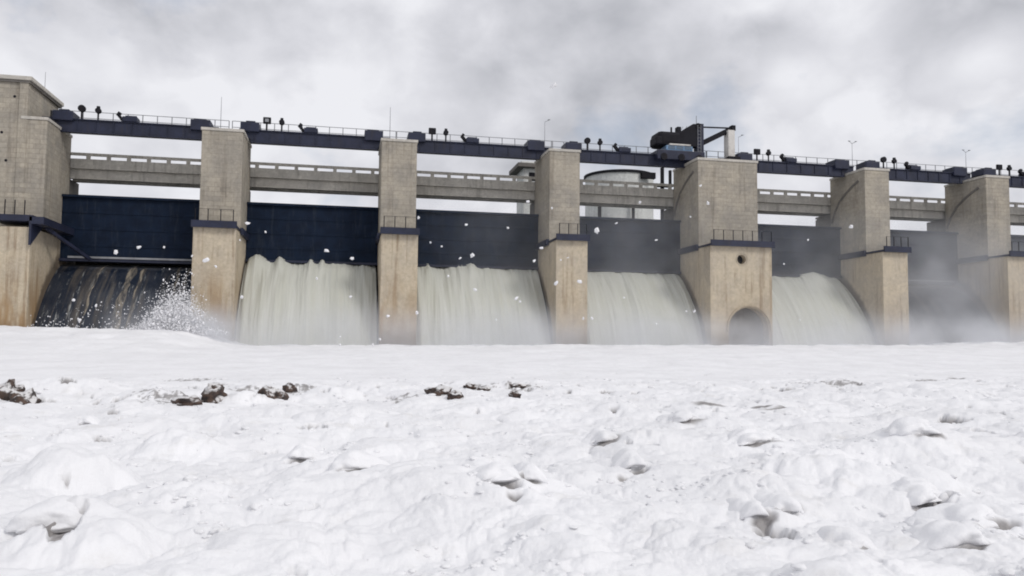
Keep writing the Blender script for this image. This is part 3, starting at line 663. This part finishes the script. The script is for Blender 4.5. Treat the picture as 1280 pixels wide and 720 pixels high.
# ------------------------------------------------------------------ rocks
def lump(seed, sub=3, amp=.35, f=1.3):
    bm = bmesh.new(); bmesh.ops.create_icosphere(bm, subdivisions=sub, radius=1)
    from mathutils import noise
    for v in bm.verts:
        n = noise.fractal(v.co * f + Vector((seed * 7.1, seed * 3.3, 0)), .9, 2.0, 4); v.co *= 1 + amp * n
    return bm
RK = [(10, 493, .42, .35, .36, 'dark brown rock poking out of the foam at the left edge'), (29, 499, .36, .3, .30, 'smaller brown rock just right of the dark rock at the left edge'),
      (268, 494, .40, .35, .36, 'brown rock in a grey hollow, in line below the ochre-stained pier'), (235, 501, .34, .25, .16, 'low grey rock left of the brown rock in the grey hollow'),
      (340, 493, .36, .3, .28, 'slanting grey rock right of the hollow, half buried in foam'), (362, 485, .2, .2, .22, 'small dark rock at the top end of the slanting grey rock'),
      (549, 488, .36, .3, .22, 'dark rock near the middle with a small brown stone beside it'), (569, 492, .22, .2, .15, 'small brown stone right of the dark middle rock'),
      (588, 480, .24, .25, .14, 'small flat rock behind the dark middle rock'), (606, 484, .22, .25, .12, 'flat stone right of the small flat rock'), (648, 480, .3, .25, .12, 'flat dark stone in the foam right of the middle rocks'),
      (643, 491, .16, .2, .12, 'little dark stone just below the flat dark stone')]
for j, (px, py, a, b, c_, lab) in enumerate(RK):
    p = ground_hit(px, py + 4)
    o = obj('rock', lump(j + 1, 3, .55, 1.7), ROCK, None, True); o.location = (p.x, p.y, hz(p.x, p.y) + .02); o.scale = (a, b, c_); o.rotation_euler = (0, R(-18) if j == 4 else 0, j * .9)
    tag(o, lab, 'rock', 'rocks showing through the foam')

# ------------------------------------------------------------------ flecks of foam in the air, splash
FL = [(309, 279, 7), (523, 272, 5), (583, 281, 6), (590, 319, 8), (575, 323, 4), (538, 303, 4), (552, 308, 4), (677, 310, 6), (668, 326, 6), (695, 354, 8), (724, 352, 8), (594, 362, 7), (645, 373, 6), (650, 377, 5), (521, 391, 7), (485, 395, 6), (438, 371, 5),
      (302, 371, 6), (396, 348, 5), (408, 313, 6), (440, 323, 6), (746, 288, 11), (729, 398, 5), (740, 398, 5), (868, 389, 6), (858, 389, 4), (1064, 283, 8), (885, 254, 6), (876, 232, 6), (863, 271, 4), (800, 253, 6), (660, 252, 6), (145, 315, 8), (174, 309, 7), (258, 325, 9), (270, 333, 5),
      (205, 309, 4), (240, 320, 4), (332, 290, 4), (701, 325, 4), (710, 322, 3), (425, 431, 5), (466, 431, 6), (475, 424, 5), (425, 421, 4), (770, 279, 4), (300, 300, 3), (635, 285, 4), (820, 300, 4), (980, 330, 4), (1010, 300, 4), (690, 260, 4), (1020, 275, 3), (560, 345, 4), (780, 372, 5), (820, 405, 4), (620, 400, 4), (1000, 400, 4), (92, 375, 5), (120, 382, 5), (100, 400, 6)]
fm = []
for s in range(6):
    bm = lump(s + 30, 2, .7, 1.6); me = bpy.data.meshes.new('foam_fleck'); bm.to_mesh(me); bm.free(); me.materials.append(SPRAY); me.shade_smooth(); fm.append(me)
rg = random.Random(5)
def zone(px, py):
    for a, b, nm in ((0, 78, 'the left bank pier'), (246, 300, 'the ochre-stained pier'), (477, 526, 'the dark-footed pier'), (668, 736, 'the pier left of the round tower'), (843, 965, 'the double-width pier'), (1038, 1134, 'the pier left of the misty bay')):
        if a <= px <= b: return nm
    bays = ((246, 'by the left bank'), (478, 'of the leftmost water bay'), (680, 'of the second water bay'), (850, 'left of the double-width pier'), (1050, 'right of the double-width pier'), (1400, 'of the misty bay'))
    nm = next(n for b, n in bays if px < b)
    return 'the %s %s' % ('bridge' if py < 268 else 'gate' if py < 338 else 'water' if px > 246 else 'wet slope', nm)
ORD = ['leftmost', 'second', 'third', 'fourth', 'fifth', 'sixth', 'seventh', 'eighth']
zones = {}
for f in sorted(FL): zones.setdefault(zone(f[0], f[1]), []).append(f)
def fleck(px, py, s, Y, label, grp='foam flecks flying before the dam'):
    p = at(px, py, Y); o = link(bpy.data.objects.new('foam_fleck', fm[rg.randrange(6)])); o.location = p; r = s * .4 * Y / 985
    o.scale = (r * rg.uniform(.8, 1.3), r * .7, r * rg.uniform(.5, .8)); o.rotation_euler = (rg.uniform(-.5, .5), rg.uniform(-.7, .7), rg.uniform(0, 6))
    tag(o, label, 'foam fleck', grp)
for zn, fl in zones.items():
    for q, (px, py, s) in enumerate(fl):
        lab = 'white foam fleck flying before ' + zn
        if len(fl) > 1: lab = ORD[q] + ' white foam fleck' + (' from the left' if q else '') + ' before ' + zn
        fleck(px, py, s, rg.uniform(45, 72), lab)
fleck(692, 107, 11, 50, 'white fleck of foam alone against the grey clouds high above the dam', None)

def splash(name, n, gen, seed):
    rg = np.random.default_rng(seed); P, Rr = gen(rg, n)
    t = bmesh.new(); bmesh.ops.create_icosphere(t, subdivisions=1, radius=1); t.verts.ensure_lookup_table()
    V = np.array([v.co[:] for v in t.verts]); F = np.array([[v.index for v in f.verts] for f in t.faces]); t.free()
    sc = np.stack([Rr * rg.uniform(.7, 1.4, n), Rr, Rr * rg.uniform(.7, 1.5, n)], 1)
    vv = (V[None] * sc[:, None] * rg.uniform(.75, 1.25, (n, len(V), 1)) + P[:, None]).reshape(-1, 3); ff = (F[None] + (np.arange(n) * len(V))[:, None, None]).reshape(-1, 3)
    me = bpy.data.meshes.new(name); me.from_pydata(vv.tolist(), [], ff.tolist()); me.materials.append(SPRAY); me.shade_smooth()
    o = link(bpy.data.objects.new(name, me)); o['kind'] = 'stuff'; o['label'] = 'white splash of foam drops thrown up beside the ochre-stained pier'; o['category'] = 'splash'; return o
def gen(rg, n):
    # jets thrown up from one spot, dense low down and ragged above
    c = np.array(at(207, 412, 79.5)); k = n // 3
    th = rg.normal(0, .62, n); v = np.abs(rg.normal(0, 1, n)); hgt = np.minimum(v, 2.6)
    x = c[0] + .4 + th * 2.3 + rg.normal(0, .5, n) + .3 * hgt; z = c[2] - .5 + hgt * (2.1 * np.exp(-(th / .9) ** 2) + .45) * rg.uniform(.3, 1, n)
    y = c[1] + rg.normal(0, .9, n); r = rg.uniform(.014, .045, n) * rg.choice([1, 1, 1, 1, 1, 2.2], n)
    return np.stack([x, y, z], 1), r
splash('splash_spray', 19000, gen, 4)
def gen2(rg, n):
    x = rg.uniform(-29, -16, n); t = rg.uniform(0, 1, n) ** 2; y = 82 + rg.normal(0, .8, n); z = 2.6 + t * 3.8 * (.3 + .7 * ss(-29, -18, x)) ; r = rg.uniform(.02, .065, n)
    return np.stack([x, y, z], 1), r
o = splash('drifting_spray', 260, gen2, 9); o['label'] = 'scattered foam drops drifting over the dry spillway slope'

# ------------------------------------------------------------------ mist hanging in the bays
def mist(name, lo, hi, build, label):
    bm = B(lo[0], hi[0], lo[1], hi[1], lo[2], hi[2]); m = bpy.data.materials.new(name); m.use_nodes = True; n = m.node_tree.nodes; n.remove(n['Principled BSDF'])
    k = M.__new__(M); k.m = m; k.N = n; k.L = m.node_tree.links
    g = n.new('ShaderNodeNewGeometry'); k.pos = g.outputs['Position']
    v = n.new('ShaderNodeVolumePrincipled'); v.inputs['Color'].default_value = (.95, .965, 1.0, 1); v.inputs['Anisotropy'].default_value = .1
    k.L.new(build(k), v.inputs['Density']); k.L.new(v.outputs[0], n['Material Output'].inputs['Volume'])
    o = obj(name, bm, m); o['kind'] = 'stuff'; o['label'] = label; o['category'] = 'mist'; return o
def bay_mist(k):
    x, y, z = k.xyz()
    nz = k.rng(k.noise(.16, (1, 1, 1.1), 4, .55, (2, 0, 3)), .30, .72)
    right = k.rng(x, 12, 70); band = k.rng(x, 60, 76)
    hgt = k.rng(z, 19.5, 6.0)
    low = k.rng(z, 6.5, 3.0)
    ins = k.math('MULTIPLY', k.math('MAXIMUM', k.rng(y, 79.6, 85), k.math('MULTIPLY', low, k.rng(y, 77.1, 80))), k.rng(z, 19.9, 15))
    a = k.math('MULTIPLY', k.math('MULTIPLY', right, hgt), .035)
    b = k.math('MULTIPLY', k.math('MULTIPLY', band, k.rng(z, 19, 5)), .125)
    c = k.math('MULTIPLY', k.math('MULTIPLY', k.rng(z, 7.0, .8), k.rng(x, -12, 2, .45, 1.0)), .25)
    d = k.math('MULTIPLY', k.rng(x, 4, 20), .016)
    sp = k.math('MULTIPLY', k.math('MULTIPLY', k.rng(x, -19, -15), k.rng(x, -9.5, -12.5)), k.math('MULTIPLY', k.rng(z, 6.5, 2.2), .7))
    s = k.math('ADD', k.math('ADD', k.math('ADD', a, b), sp), k.math('ADD', c, d))
    return k.math('MULTIPLY', k.math('MULTIPLY', s, ins), k.math('ADD', .25, k.math('MULTIPLY', nz, 1.1)))
mist('spray_mist', (-22, 77.0, .2), (112, 91.0, 20), bay_mist, 'grey-white spray mist drifting up in front of the gates on the right')
